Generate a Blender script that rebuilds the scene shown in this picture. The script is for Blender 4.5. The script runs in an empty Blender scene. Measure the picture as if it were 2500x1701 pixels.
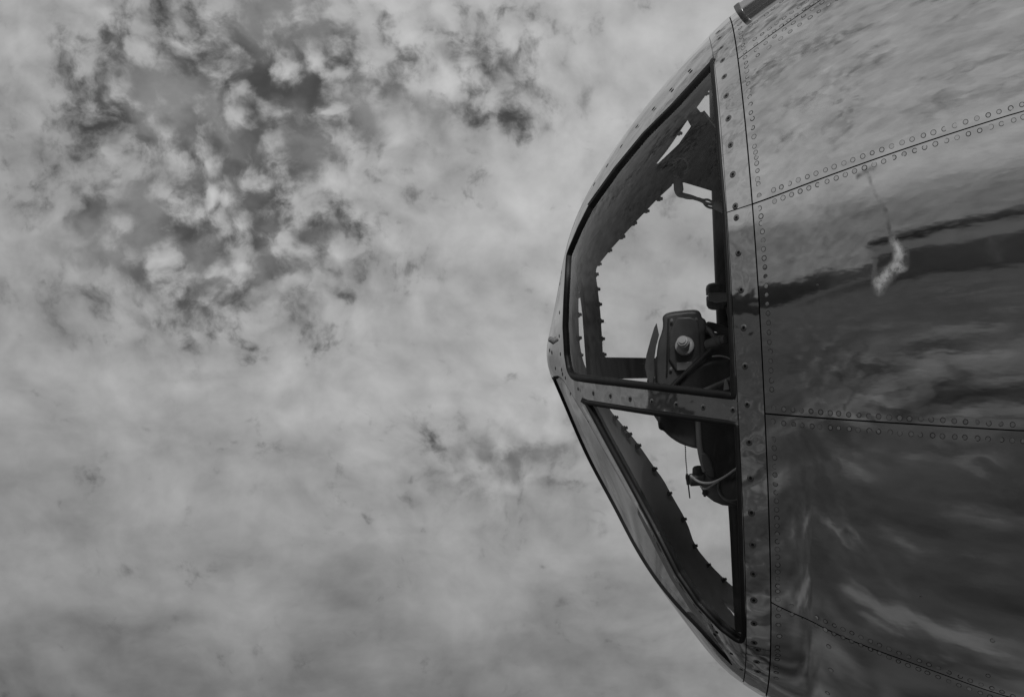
import bpy, bmesh, math, random
import numpy as np
from mathutils import Vector, Matrix
from mathutils.geometry import delaunay_2d_cdt
random.seed(7); rng = np.random.default_rng(7)
R = math.radians
scn = bpy.context.scene
COL = scn.collection

# ------------------------------------------------------------------ camera
PITCH = R(20.0); CAMZ = 1.6; F = 8000.0            # F: focal length in photo pixels (photo is 2500 px wide)
cam_d = bpy.data.cameras.new('camera'); cam = bpy.data.objects.new('camera', cam_d); COL.objects.link(cam)
cam.location = (0, 0, CAMZ); cam.rotation_euler = (R(90) + PITCH, 0, 0)
cam_d.lens = F / 2500 * 36; cam_d.sensor_width = 36; cam_d.sensor_fit = 'HORIZONTAL'
cam_d.clip_start = 0.05; cam_d.clip_end = 20000
scn.camera = cam

# ------------------------------------------------------------------ exposure
scn.view_settings.view_transform = 'Standard'; scn.view_settings.look = 'None'
scn.view_settings.exposure = 0.0; scn.view_settings.gamma = 1.0; scn.view_settings.use_curve_mapping = False
scn.cycles.max_bounces = 10; scn.cycles.transparent_max_bounces = 16
scn.cycles.sample_clamp_indirect = 6

# ------------------------------------------------------------------ sky and sun (a monochrome picture: greys only)
SUN_EL, SUN_ROT = R(27), R(176)                     # fairly low, behind the photographer, veiled by cloud
world = bpy.data.worlds.new('World'); scn.world = world; world.use_nodes = True
world.cycles.sampling_method = 'MANUAL'; world.cycles.sample_map_resolution = 256
wn = world.node_tree; wn.nodes.clear(); WL = wn.links.new
class NB:
    """small node helper"""
    def __init__(s, tree): s.t = tree
    def n(s, kind, **kw):
        o = s.t.nodes.new(kind)
        for k, v in kw.items():
            if k == 'ins':
                for i, x in v.items():
                    if hasattr(x, 'is_output') or isinstance(x, bpy.types.NodeSocket): s.t.links.new(x, o.inputs[i])
                    else: o.inputs[i].default_value = x
            else: setattr(o, k, v)
        return o
    def m(s, op, a, b=None, c=None, clamp=False):
        d = {0: a}
        if b is not None: d[1] = b
        if c is not None: d[2] = c
        return s.n('ShaderNodeMath', operation=op, use_clamp=clamp, ins=d).outputs[0]
    def vm(s, op, a, b=None, out=0):
        d = {0: a}
        if b is not None: d[1] = b
        return s.n('ShaderNodeVectorMath', operation=op, ins=d).outputs[out]
    def noise(s, vec, scale, detail=4, rough=.55, dist=0., out='Fac', lac=2.0):
        return s.n('ShaderNodeTexNoise', ins={'Vector': vec, 'Scale': scale, 'Detail': detail, 'Roughness': rough, 'Distortion': dist, 'Lacunarity': lac}).outputs[out]
    def ss(s, x, lo, hi, a=0., b=1.):
        return s.n('ShaderNodeMapRange', interpolation_type='SMOOTHSTEP', ins={0: x, 1: lo, 2: hi, 3: a, 4: b}).outputs[0]
    def lin(s, x, lo, hi, a=0., b=1.):
        return s.n('ShaderNodeMapRange', ins={0: x, 1: lo, 2: hi, 3: a, 4: b}).outputs[0]
    def mix(s, f, a, b):
        return s.n('ShaderNodeMix', data_type='FLOAT', ins={0: f, 2: a, 3: b}).outputs[0]
    def comb(s, x, y, z):
        return s.n('ShaderNodeCombineXYZ', ins={0: x, 1: y, 2: z}).outputs[0]

def build_world():
    b = NB(wn)
    sky = b.n('ShaderNodeTexSky', sky_type='NISHITA', sun_disc=False, sun_elevation=SUN_EL, sun_rotation=SUN_ROT)
    red = b.n('ShaderNodeSeparateColor', ins={0: sky.outputs[0]}).outputs[0]     # red filter: blue sky goes dark
    d = b.n('ShaderNodeTexCoord').outputs['Generated']
    sp = b.n('ShaderNodeSeparateXYZ', ins={0: d}); x, y, z = sp.outputs
    KZ = 0.60
    zz = b.m('ADD', b.m('MAXIMUM', z, 0.0), KZ)
    px_ = b.m('DIVIDE', x, zz); py_ = b.m('DIVIDE', y, zz)
    p = b.comb(px_, py_, 0.0)
    def sc(v, f): o = b.vm('SCALE', v); o.node.inputs['Scale'].default_value = f; return o
    w = b.vm('SUBTRACT', b.noise(p, 16.0, 3, .5, out='Color'), (0.5, 0.5, 0.5))
    w2 = b.vm('SUBTRACT', b.noise(p, 100.0, 3, .55, out='Color'), (0.5, 0.5, 0.5))
    p1 = b.vm('ADD', p, sc(w, .026)); pk = b.vm('MULTIPLY', p1, (1., .72, 1.)); p2 = b.vm('ADD', pk, sc(w2, .008))
    def heading(azd, eld):   # cloud-sheet coordinates of a compass heading and height
        a_, e_ = R(azd), R(eld); q = math.sin(e_) + KZ; return math.sin(a_) * math.cos(e_) / q, math.cos(a_) * math.cos(e_) / q
    def blob(azd, eld, rx, ry):
        cx, cy = heading(azd, eld)
        gx = b.m('DIVIDE', b.m('SUBTRACT', px_, cx), rx); gy = b.m('DIVIDE', b.m('SUBTRACT', py_, cy), ry)
        return b.m('EXPONENT', b.m('MULTIPLY', b.m('ADD', b.m('MULTIPLY', gx, gx), b.m('MULTIPLY', gy, gy)), -1.0))
    med = b.noise(p1, 26.0, 5, .52)
    puff = b.noise(b.vm('ADD', pk, (1.3, .7, 2.)), 92.0, 5, .55)
    off = b.vm('ADD', p2, (-.0022, .0036, 0.))
    def cells(v): return b.n('ShaderNodeTexVoronoi', feature='F1', ins={'Vector': v, 'Scale': 105.}).outputs['Distance']
    cel = cells(p2); cel2 = cells(off)
    # the altocumulus sheet breaks up around one heading: dark clear sky between the puffs
    gap = b.m('MAXIMUM', blob(-5.4, 24.2, .052, .050), b.m('MULTIPLY', blob(-.9, 24.9, .034, .030), .52))
    gap = b.m('MAXIMUM', gap, b.m('MULTIPLY', blob(-5.7, 21.9, .048, .038), .95))
    gap = b.m('MAXIMUM', gap, b.m('MULTIPLY', blob(-0.5, 18.0, .032, .020), .50))
    gap = b.m('MINIMUM', b.m('MULTIPLY', gap, 1.25), 1.0)
    over = b.m('MULTIPLY', b.ss(b.noise(b.vm('ADD', p, (1.7, 3.1, 0.)), 8., 3, .5), .44, .62), b.ss(z, .41, .60, 0., .72))   # the sheet is seen through more often high overhead
    gap = b.m('MAXIMUM', gap, over)
    gap = b.m('MULTIPLY', gap, b.ss(b.noise(b.vm('ADD', p, (.25, .1, 0.)), 24., 3, .5), .32, .58, .80, 1.0))
    puf3 = b.noise(b.vm('ADD', p2, (4.1, 2.2, 1.)), 185.0, 4, .58)
    dens = b.m('ADD', b.m('MULTIPLY', med, 0.16), b.m('MULTIPLY', puff, 0.46)); dens = b.m('ADD', dens, b.m('MULTIPLY', puf3, .34))
    dens = b.m('SUBTRACT', dens, b.m('MULTIPLY', b.m('SUBTRACT', cel, .42), b.m('MULTIPLY', gap, .26)))
    thr = b.m('ADD', 0.325, b.m('MULTIPLY', gap, 0.150))
    ex = b.m('SUBTRACT', dens, thr)
    cov = b.ss(ex, -0.095, 0.105)
    emb = b.m('SUBTRACT', cel2, cel)
    streak = b.noise(b.vm('MULTIPLY', p1, (.75, 1.35, 1.0)), 18.0, 5, .5)
    veil = b.noise(b.vm('ADD', p, (5.3, 2.1, 0.)), 6.0, 3, .5)
    soft = b.noise(b.vm('ADD', p1, (2.3, 1.1, 0.)), 44.0, 5, .55)
    lum = b.m('ADD', b.lin(veil, .3, .7, 0.335, 0.41), b.m('MULTIPLY', emb, b.m('ADD', .04, b.m('MULTIPLY', gap, .26))))
    lum = b.m('ADD', lum, b.m('MULTIPLY', b.m('SUBTRACT', puff, 0.5), b.m('ADD', .12, b.m('MULTIPLY', gap, .40))))
    lum = b.m('ADD', lum, b.m('MULTIPLY', b.m('SUBTRACT', med, 0.5), 0.26))
    lum = b.m('ADD', lum, b.m('MULTIPLY', b.m('SUBTRACT', soft, 0.5), 0.24))
    lum = b.m('ADD', lum, b.m('MULTIPLY', b.m('SUBTRACT', streak, 0.5), b.ss(z, .22, .34, .56, .16)))
    lum = b.m('SUBTRACT', lum, b.m('MULTIPLY', gap, .06))
    thick = b.noise(b.vm('ADD', p, (.9, 4.4, 0.)), 3.0, 2, .5)
    lum = b.m('MULTIPLY', lum, b.lin(b.m('ADD', px_, b.m('MULTIPLY', b.m('SUBTRACT', thick, .5), .4)), -.18, .03, .84, 1.16))   # the sheet is thinner and brighter to one side
    lum = b.m('MULTIPLY', lum, b.ss(z, 0.20, 0.355, 0.43, 1.0))                   # thicker, greyer cloud towards the horizon
    clear = b.m('MULTIPLY', b.m('MINIMUM', red, 6.0), 0.012)
    clear = b.m('MAXIMUM', b.m('MINIMUM', clear, .075), .062)
    clear = b.m('ADD', clear, b.ss(b.noise(b.vm('ADD', p2, (7., 3., 0.)), 30., 4, .5), .40, .68, 0., .17))   # thin high veil across the break
    val = b.m('MULTIPLY', b.mix(cov, clear, lum), 10.0)
    colr = b.comb(val, val, val)
    bg = b.n('ShaderNodeBackground', ins={0: colr, 1: 0.1})
    out = b.n('ShaderNodeOutputWorld', ins={0: bg.outputs[0]})
build_world()
sun_d = bpy.data.lights.new('sun', 'SUN'); sun = bpy.data.objects.new('sun', sun_d); COL.objects.link(sun)
sun_d.energy = 1.5; sun_d.angle = R(12); sun_d.color = (1, 1, 1)
sv = Vector((math.sin(SUN_ROT) * math.cos(SUN_EL), math.cos(SUN_ROT) * math.cos(SUN_EL), math.sin(SUN_EL)))
sun.rotation_euler = sv.to_track_quat('Z', 'Y').to_euler()

# ------------------------------------------------------------------ materials
def new_mat(name):
    m = bpy.data.materials.new(name); m.use_nodes = True; m.node_tree.nodes.clear()
    return m, NB(m.node_tree)
def finish(b, sh): b.n('ShaderNodeOutputMaterial', ins={0: sh})
def grey(b, v): return b.comb(v, v, v)
def principled(b, base, rough, metal=0., normal=None, spec=.5, coat=0.):
    d = {'Base Color': base if not isinstance(base, (int, float)) else (base, base, base, 1), 'Roughness': rough, 'Metallic': metal,
         'Specular IOR Level': spec, 'Coat Weight': coat}
    if normal is not None: d['Normal'] = normal
    return b.n('ShaderNodeBsdfPrincipled', ins=d).outputs[0]

def aluminium(name, base=.86, rough=.055, wave=(4., .0020), mid=(17., .00016), fine=.12, stain_refl=None, nicks=True, dirt=.5, streaks=1., dents=()):
    m, b = new_mat(name)
    co = b.n('ShaderNodeTexCoord').outputs['Object']
    st = b.vm('MULTIPLY', co, (1., 3., 3.))
    h = b.m('MULTIPLY', b.noise(b.vm('MULTIPLY', co, (.7, 1.2, 1.2)), wave[0], 1, .4), wave[1])
    h = b.m('ADD', h, b.m('MULTIPLY', b.noise(co, mid[0], 1, .4), mid[1]))
    h = b.m('ADD', h, b.m('MULTIPLY', b.noise(b.vm('MULTIPLY', co, (2.2, 26., 26.)), 1.0, 3, .55), .00020 * streaks))
    grain = b.noise(b.vm('MULTIPLY', co, (60., 900., 900.)), 1.0, 2, .6)
    h = b.m('ADD', h, b.m('MULTIPLY', grain, .0000022 * fine))
    def seg_dist(A, B_, wd, wob):
        A = Vector(A); B_ = Vector(B_); dv = B_ - A
        q = b.vm('ADD', co, b.vm('SCALE', b.vm('SUBTRACT', b.noise(co, 22., 2, .5, out='Color'), (.5, .5, .5)))); q.node.inputs[1].links[0].from_node.inputs['Scale'].default_value = wd * wob
        v = b.vm('SUBTRACT', q, tuple(A)); t = b.m('DIVIDE', b.vm('DOT_PRODUCT', v, tuple(dv), out=1), dv.dot(dv), clamp=True)
        pr = b.vm('SCALE', tuple(dv)); m.node_tree.links.new(t, pr.node.inputs['Scale'])
        return b.vm('LENGTH', b.vm('SUBTRACT', v, pr), out=1)
    for (A, B_, wd, dp, wob) in dents:
        h = b.m('ADD', h, b.ss(seg_dist(A, B_, wd, wob), 0., wd, dp, 0.))
    bump = b.n('ShaderNodeBump', ins={'Strength': 1.0, 'Distance': 1.0, 'Height': h}).outputs[0]
    cl = b.noise(st, 3.5, 6, .62)
    cl2 = b.noise(b.vm('MULTIPLY', co, (14., 60., 60.)), 1.0, 4, .6)
    bs = b.m('MULTIPLY', b.lin(cl, .3, .7, base * .90, base * 1.06), b.lin(cl2, .3, .75, .94, 1.04))
    # oxide clouding and grime along the sheet
    ox = b.ss(b.noise(b.vm('ADD', st, (4., 2., 1.)), 6., 7, .68), .52, .72)
    bs = b.m('MULTIPLY', bs, b.m('SUBTRACT', 1.0, b.m('MULTIPLY', ox, .17 * dirt)))
    rg = b.m('ADD', b.lin(cl, .3, .7, rough * .75, rough * 1.3), b.m('MULTIPLY', ox, .05 * dirt))
    rg = b.m('ADD', rg, b.m('MULTIPLY', b.m('SUBTRACT', cl2, .5), .05))
    if nicks:
        nv = b.n('ShaderNodeTexVoronoi', feature='F1', distance='EUCLIDEAN', ins={'Vector': b.vm('MULTIPLY', b.vm('ADD', co, b.vm('SCALE', b.noise(co, 60., 2, out='Color'))), (5.5, 17., 17.)), 'Scale': 1.0, 'Randomness': 1.0})
        nv.inputs['Vector'].links[0].from_node.inputs[0].links[0].from_node.inputs[1].links[0].from_node.inputs['Scale'].default_value = .01
        rnd = b.n('ShaderNodeSeparateColor', ins={0: nv.outputs['Color']}).outputs[0]
        size = b.m('MULTIPLY', b.m('GREATER_THAN', rnd, .45), b.lin(rnd, .45, 1., .02, .075))
        nk = b.m('LESS_THAN', nv.outputs['Distance'], size)
        nk = b.m('MULTIPLY', nk, b.ss(b.noise(co, 220., 3), .42, .55))
        bs = b.m('MULTIPLY', bs, b.m('SUBTRACT', 1., b.m('MULTIPLY', nk, .55)))
        rg = b.m('ADD', rg, b.m('MULTIPLY', nk, .25))
    met = 1.0
    if stain_refl:
        for (A, B_, wd, dark, ro, op) in stain_refl:  # fluid stains, plus glints and reflections painted into the base colour
            dist = seg_dist(A, B_, wd, 2.2)
            f = b.ss(dist, 0., wd, 1., 0.)
            f = b.m('MULTIPLY', f, b.lin(b.noise(co, 60., 5, .65), .35, .62, .15, 1.))
            bs = b.mix(b.m('MULTIPLY', f, op), bs, dark)
            rg = b.m('ADD', rg, b.m('MULTIPLY', f, ro))
            if ro > .4: met = b.m('MULTIPLY', met, b.m('SUBTRACT', 1., b.m('MULTIPLY', f, op)))
    finish(b, principled(b, grey(b, bs), rg, met, bump))
    return m

def paint(name, base, rough=.45, var=.25, scale=14., bump=.0, spec=.5, metal=0.):
    m, b = new_mat(name)
    co = b.n('ShaderNodeTexCoord').outputs['Object']
    nz = b.noise(co, scale, 6, .62)
    ed = b.ss(b.noise(co, scale * 4, 5, .65), .58, .72)
    v = b.lin(nz, .25, .75, base * (1 - var), base * (1 + var))
    v = b.m('ADD', v, b.m('MULTIPLY', ed, base * .6 * var))
    rg = b.lin(nz, .3, .7, rough * .8, rough * 1.2)
    nrm = None
    if bump: nrm = b.n('ShaderNodeBump', ins={'Strength': 1., 'Distance': 1., 'Height': b.m('MULTIPLY', b.noise(co, scale * 9, 3), bump)}).outputs[0]
    finish(b, principled(b, grey(b, v), rg, metal, nrm, spec))
    return m

def glass(name):
    m, b = new_mat(name)
    lw = b.n('ShaderNodeLayerWeight', ins={'Blend': .5}).outputs['Facing']
    fr = b.m('ADD', b.m('MULTIPLY', b.m('POWER', lw, 5.0), .97), .03); fr = b.m('MULTIPLY', fr, b.m('ADD', 1.0, b.m('MULTIPLY', lw, b.m('SUBTRACT', 1.0, fr))))
    co = b.n('ShaderNodeTexCoord').outputs['Object']
    hz = b.m('MULTIPLY', b.ss(b.noise(b.vm('MULTIPLY', co, (1, 2, 1)), 9., 6, .65), .42, .8), .03)
    sm = b.n('ShaderNodeBump', ins={'Strength': 1., 'Distance': 1., 'Height': b.m('MULTIPLY', b.noise(co, 5., 2), .0012)}).outputs[0]
    tr = b.n('ShaderNodeBsdfTransparent', ins={0: (.955, .955, .955, 1)}).outputs[0]
    gl = b.n('ShaderNodeBsdfGlossy', ins={'Color': (1, 1, 1, 1), 'Roughness': .015, 'Normal': sm}).outputs[0]
    df = b.n('ShaderNodeBsdfDiffuse', ins={'Color': (.5, .5, .5, 1)}).outputs[0]
    a = b.n('ShaderNodeMixShader', ins={0: hz, 1: tr, 2: df}).outputs[0]
    finish(b, b.n('ShaderNodeMixShader', ins={0: fr, 1: a, 2: gl}).outputs[0])
    return m

M = {}
M['rubber'] = paint('black_rubber', .012, .5, .3, 40., .0002, spec=.3)
M['gap'] = paint('seam_sealant', .014, .7, .3, 30., spec=.2)
M['inner'] = paint('inner_zinc_primer', .6, .40, .14, 9., .0001)
M['rail'] = paint('dark_frame_paint', .06, .4, .35, 16., .00015)
M['black'] = paint('black_wrinkle_paint', .012, .42, .3, 20., .0002)
M['sight'] = paint('sight_grey_paint', .095, .38, .3, 18., .0001)
M['sight_dark'] = paint('sight_black_paint', .034, .4, .3, 18.)
M['sight_light'] = paint('sight_pale_paint', .6, .4, .25, 18.)
M['sight_mid'] = paint('sight_mid_paint', .24, .4, .25, 18.)
M['cable'] = paint('cable_sleeve', .55, .55, .3, 60., .0002)
M['cable_pale'] = paint('cable_tape', .85, .6, .2, 60.)
M['screw_pit'] = paint('screw_recess_black', .008, .6, .3, 60., spec=.2)  # near-black tone for the screw centres and inner ring
M['rivet_ring'] = paint('rivet_edge_grime', .022, .55, .5, 90., spec=.3)
M['steel'] = paint('dull_steel', .30, .35, .25, 60., metal=1.)
M['bright_steel'] = paint('bright_wire', .8, .28, .15, 60., metal=1.)
M['glass'] = glass('window_plexiglass')

# ------------------------------------------------------------------ the ground far below the nose
def mesh_obj(name, verts, faces, mats, parent=None, midx=None, normals=None, smooth=True):
    me = bpy.data.meshes.new(name); me.from_pydata([tuple(v) for v in verts], [], [tuple(int(i) for i in f) for f in faces])
    for m in (mats if isinstance(mats, (list, tuple)) else [mats]): me.materials.append(m)
    if midx is not None: me.polygons.foreach_set('material_index', np.asarray(midx, dtype=np.int32))
    me.polygons.foreach_set('use_smooth', np.full(len(me.polygons), bool(smooth)))
    me.update()
    if normals is not None: me.normals_split_custom_set_from_vertices([tuple(n) for n in normals])
    o = bpy.data.objects.new(name, me); COL.objects.link(o)
    if parent is not None: o.parent = parent
    return o

def build_ground():
    m, b = new_mat('apron_and_grass')
    co = b.n('ShaderNodeTexCoord').outputs['Object']
    big = b.noise(b.vm('ADD', co, (13., 4., 0.)), .10, 4, .6)
    nz = b.noise(b.vm('ADD', co, (3., 8., 0.)), .42, 7, .66); fn = b.noise(co, 3.2, 6, .65); st_ = b.noise(b.vm('MULTIPLY', co, (.5, 1.6, 1.)), .8, 6, .68)
    crack = b.n('ShaderNodeTexVoronoi', feature='DISTANCE_TO_EDGE', ins={'Vector': b.vm('ADD', co, b.noise(co, .8, 3, out='Color')), 'Scale': .5}).outputs['Distance']
    ck = b.ss(crack, .008, .05, .3, 1.)
    conc = b.m('MULTIPLY', b.m('MULTIPLY', b.ss(nz, .40, .60, .022, .17), b.lin(fn, .25, .75, .7, 1.3)), ck)
    grass = b.m('MULTIPLY', b.lin(st_, .3, .7, .03, .11), b.lin(fn, .25, .75, .6, 1.4))
    pale = b.m('MULTIPLY', b.ss(st_, .55, .62), .12)
    rad = b.vm('LENGTH', b.vm('ADD', co, (0., -4., 0.)), out=1)
    far = b.ss(b.m('ADD', rad, b.m('MULTIPLY', b.m('SUBTRACT', big, .5), 14.)), 8.5, 13.)
    v = b.mix(far, b.m('ADD', b.mix(b.ss(big, .44, .54), conc, grass), pale), b.m('ADD', b.m('MULTIPLY', grass, .85), b.m('MULTIPLY', pale, .5)))
    finish(b, principled(b, grey(b, v), .85, spec=.2))
    S = 6000
    o = mesh_obj('ground', [(-S, -S, 0), (S, -S, 0), (S, S, 0), (-S, S, 0)], [(0, 1, 2, 3)], m, smooth=False); o['kind'] = 'structure'
    # wooded ridge all round the field
    hm = paint('wooded_ridge', .055, .9, .5, .06, spec=.1)
    V, Fc = [], []; N = 420; ph = rng.random(12) * 6.28
    for i in range(N):
        a = 2 * math.pi * i / N
        r0 = 210 + 60 * math.sin(2 * a + ph[0]) + 25 * math.sin(5 * a + ph[1])
        h = 7 + 2.5 * math.sin(3 * a + ph[2]) + 1.5 * math.sin(9 * a + ph[3]) + 1.2 * math.sin(31 * a + ph[4]) + 1.4 * rng.random()
        for (rr, hh) in ((r0 - 7, -.2), (r0 - 5, h * .7), (r0, h), (r0 + 60, h * .9), (r0 + 70, -.2)):
            V.append((rr * math.cos(a), rr * math.sin(a), hh))
    for i in range(N):
        j = (i + 1) % N
        for k in range(4): Fc.append((i * 5 + k, j * 5 + k, j * 5 + k + 1, i * 5 + k + 1))
    o = mesh_obj('hills', V, Fc, hm); o['kind'] = 'structure'
build_ground()

def build_hangar():
    wall = paint('pale_hangar_cladding', .5, .6, .12, .5); dark = paint('hangar_roof_felt', .05, .7, .3, .6); door = paint('hangar_door_grey', .13, .55, .15, .8)
    h = bpy.data.objects.new('hangar', None); COL.objects.link(h); h.location = (-22, -56, 0); h.rotation_euler = (0, 0, R(-34))
    h['label'] = 'long pale hangar mirrored as a light band across the metal skin'; h['category'] = 'hangar'
    def box(name, x0, x1, y0, y1, z0, z1, m, par):
        v = [(x, y, z) for z in (z0, z1) for (x, y) in ((x0, y0), (x1, y0), (x1, y1), (x0, y1))]
        o = mesh_obj(name, v, [(3, 2, 1, 0), (4, 5, 6, 7), (0, 1, 5, 4), (1, 2, 6, 5), (2, 3, 7, 6), (3, 0, 4, 7)], m, par, smooth=False); return o
    box('wall', -34, 34, -24, 0, 0, 9.6, wall, h)
    # barrel roof
    V = []; Fc = []; n = 15
    for i in range(n):
        t = math.pi * i / (n - 1); yy = -12 + 12.6 * math.cos(t); zz = 9.62 + 2.3 * math.sin(t); V += [(-34.6, yy, zz), (34.6, yy, zz)]
    for i in range(n - 1): Fc.append((2 * i, 2 * i + 1, 2 * i + 3, 2 * i + 2))
    Fc += [tuple(range(0, 2 * n, 2)), tuple(range(1, 2 * n, 2))[::-1]]
    mesh_obj('roof', V, Fc, dark, h, smooth=False)
    box('fascia', -34.4, 34.4, .01, .35, 9.0, 9.6, dark, h)
    box('sill_band', -34.2, 34.2, .01, .12, 5.6, 5.85, dark, h)
    for k in range(6):
        d = box('door', -33 + k * 11.1, -22.3 + k * 11.1, .02, .16 + .1 * (k % 2), .05, 5.4, door, h)
build_hangar()

# ------------------------------------------------------------------ body frame of the aircraft: X aft, Y across (away), Z body-up
LV = np.array([(1750 - 1250) / F, (850.5 - 660) / F, 1.0]); LV /= np.linalg.norm(LV)         # (right, up, forward)
XA = np.array([1., 0, 0]) - LV[0] * LV; XA /= np.linalg.norm(XA)
def ruw_cross(a, b):  # (right, up, forward) -> right x forward = up
    A = np.array([a[0], a[2], a[1]]); B = np.array([b[0], b[2], b[1]]); c = np.cross(A, B); return np.array([c[0], c[2], c[1]])
ZA = ruw_cross(XA, LV)
AX = np.stack([XA, LV, ZA])                          # rows: body axes in camera (r,u,w)
D0 = 5.45
def ray_cam(px, py): return np.stack([(np.asarray(px, float) - 1250) / F, (850.5 - np.asarray(py, float)) / F, np.ones_like(np.asarray(px, float))], -1)
O_cam = ray_cam(1800., 880.) * D0
CB = AX @ (-O_cam)                                   # camera position in body coords
def ray_body(px, py): return ray_cam(px, py) @ AX.T
def at(px, py, y=0.):
    d = ray_body(px, py); t = (y - CB[1]) / d[..., 1]
    return CB + d * t[..., None]
def project(P):
    c = (P - CB) @ AX
    return np.stack([1250 + F * c[..., 0] / c[..., 2], 850.5 - F * c[..., 1] / c[..., 2]], -1)
cp, sp_ = math.cos(PITCH), math.sin(PITCH)
CW = np.array([[1, 0, 0], [0, -sp_, cp], [0, cp, sp_]])   # rows: r,u,w in world
BW = AX @ CW
BODY = Matrix(((BW[0][0], BW[1][0], BW[2][0], 0), (BW[0][1], BW[1][1], BW[2][1], 0), (BW[0][2], BW[1][2], BW[2][2], 0), (0, 0, 0, 1)))
ow = O_cam @ CW + np.array([0, 0, CAMZ])
BODY.translation = Vector(ow)

# ------------------------------------------------------------------ nose surface: sections spanned between the crown line T and the belly line B
KN = [((1344.4, 812.2), (1361.2, 951.6)), ((1363.3, 722.1), (1390.9, 1026.0)), ((1388.5, 598.2), (1437.0, 1135.4)), ((1437.9, 474.8), (1504.1, 1265.0)),
      ((1538.7, 317.2), (1586.4, 1420.2)), ((1651.3, 179.2), (1696.1, 1559.6)), ((1733.3, 92.3), (1791.6, 1648.1)), ((1782.9, 45.9), (1874.5, 1696.7)),
      ((1900, -42), (1990, 1772)), ((2200, -215), (2250, 1890)), ((2500, -350), (2520, 1985)), ((3000, -520), (3000, 2130)),
      ((4000, -700), (4000, 2300)), ((6500, -800), (6500, 2400))]
TIP = (1338, 880)
def build_spline():
    top = [at(*TIP)] + [at(*k[0]) for k in KN]; bot = [at(*TIP)] + [at(*k[1]) for k in KN]
    rho = [0.]
    for i in range(1, len(top)):
        rho.append(rho[-1] + .5 * (np.linalg.norm(top[i] - top[i - 1]) + np.linalg.norm(bot[i] - bot[i - 1])))
    s = np.array([-r for r in rho[:0:-1]] + rho); pts = np.array(bot[:0:-1] + top)[:, [0, 2]]
    n = len(s); h = np.diff(s); A = np.zeros((n, n)); rhs = np.zeros((n, 2)); A[0, 0] = A[-1, -1] = 1
    for i in range(1, n - 1):
        A[i, i - 1], A[i, i], A[i, i + 1] = h[i - 1], 2 * (h[i - 1] + h[i]), h[i]
        rhs[i] = 6 * ((pts[i + 1] - pts[i]) / h[i] - (pts[i] - pts[i - 1]) / h[i - 1])
    m2 = np.linalg.solve(A, rhs)
    def ev(x):
        x = np.asarray(x, float); k = np.clip(np.searchsorted(s, x) - 1, 0, n - 2)
        a = (s[k + 1] - x)[..., None]; c = (x - s[k])[..., None]; hh = h[k][..., None]
        return (m2[k] * a**3 + m2[k + 1] * c**3) / (6 * hh) + (pts[k] / hh - m2[k] * hh / 6) * a + (pts[k + 1] / hh - m2[k + 1] * hh / 6) * c
    return ev, np.array(rho)
SPL, RHO = build_spline()
KW = .95
def surf_ab(a, b):
    a = np.asarray(a, float); b = np.asarray(b, float); rho = np.sqrt(a * a + b * b) + 1e-9; s = a / rho; c = b / rho
    T = SPL(rho); B = SPL(-rho); Mi = (T + B) / 2; V = (T - B) / 2
    t = np.clip((rho - .15) / (RHO[8] - .15), 0, 1); n = 2.55 + (2.12 - 2.55) * t * t * (3 - 2 * t)
    wt = np.clip((rho - RHO[5] * .9) / (RHO[9] - RHO[5] * .9), 0, 1); wt = 1 - wt * wt * (3 - 2 * wt)
    nb = 2.12 + 4.2 * wt; n = np.where(c < 0, nb, n)
    r = (np.abs(c)**n + np.abs(s)**n)**(-1. / n)
    kap = .115 * wt; bel = np.clip(-r * c * 1.35, 0, 1); bel = bel * bel * (3 - 2 * bel)
    ec = r * c; ec = np.where(c < 0, ec / (1 + .55 * kap * bel), ec) + kap * bel * r * s
    W = KW * np.sqrt((V * V).sum(-1))
    return np.stack([Mi[..., 0] + V[..., 0] * ec, -W * r * s, Mi[..., 1] + V[..., 1] * ec], -1)
def norm_ab(a, b, e=2e-4):
    da = surf_ab(a + e, b) - surf_ab(a - e, b); db = surf_ab(a, b + e) - surf_ab(a, b - e)
    n = np.cross(da, db); n /= np.linalg.norm(n, axis=-1, keepdims=True) + 1e-12
    return n * NSIGN
NSIGN = 1.0
if norm_ab(np.array([.5]), np.array([0.]))[0][1] > 0: NSIGN = -1.0
def surf_h(a, b, h): return surf_ab(a, b) + norm_ab(a, b) * (np.asarray(h)[..., None] if np.ndim(h) else h)
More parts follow.
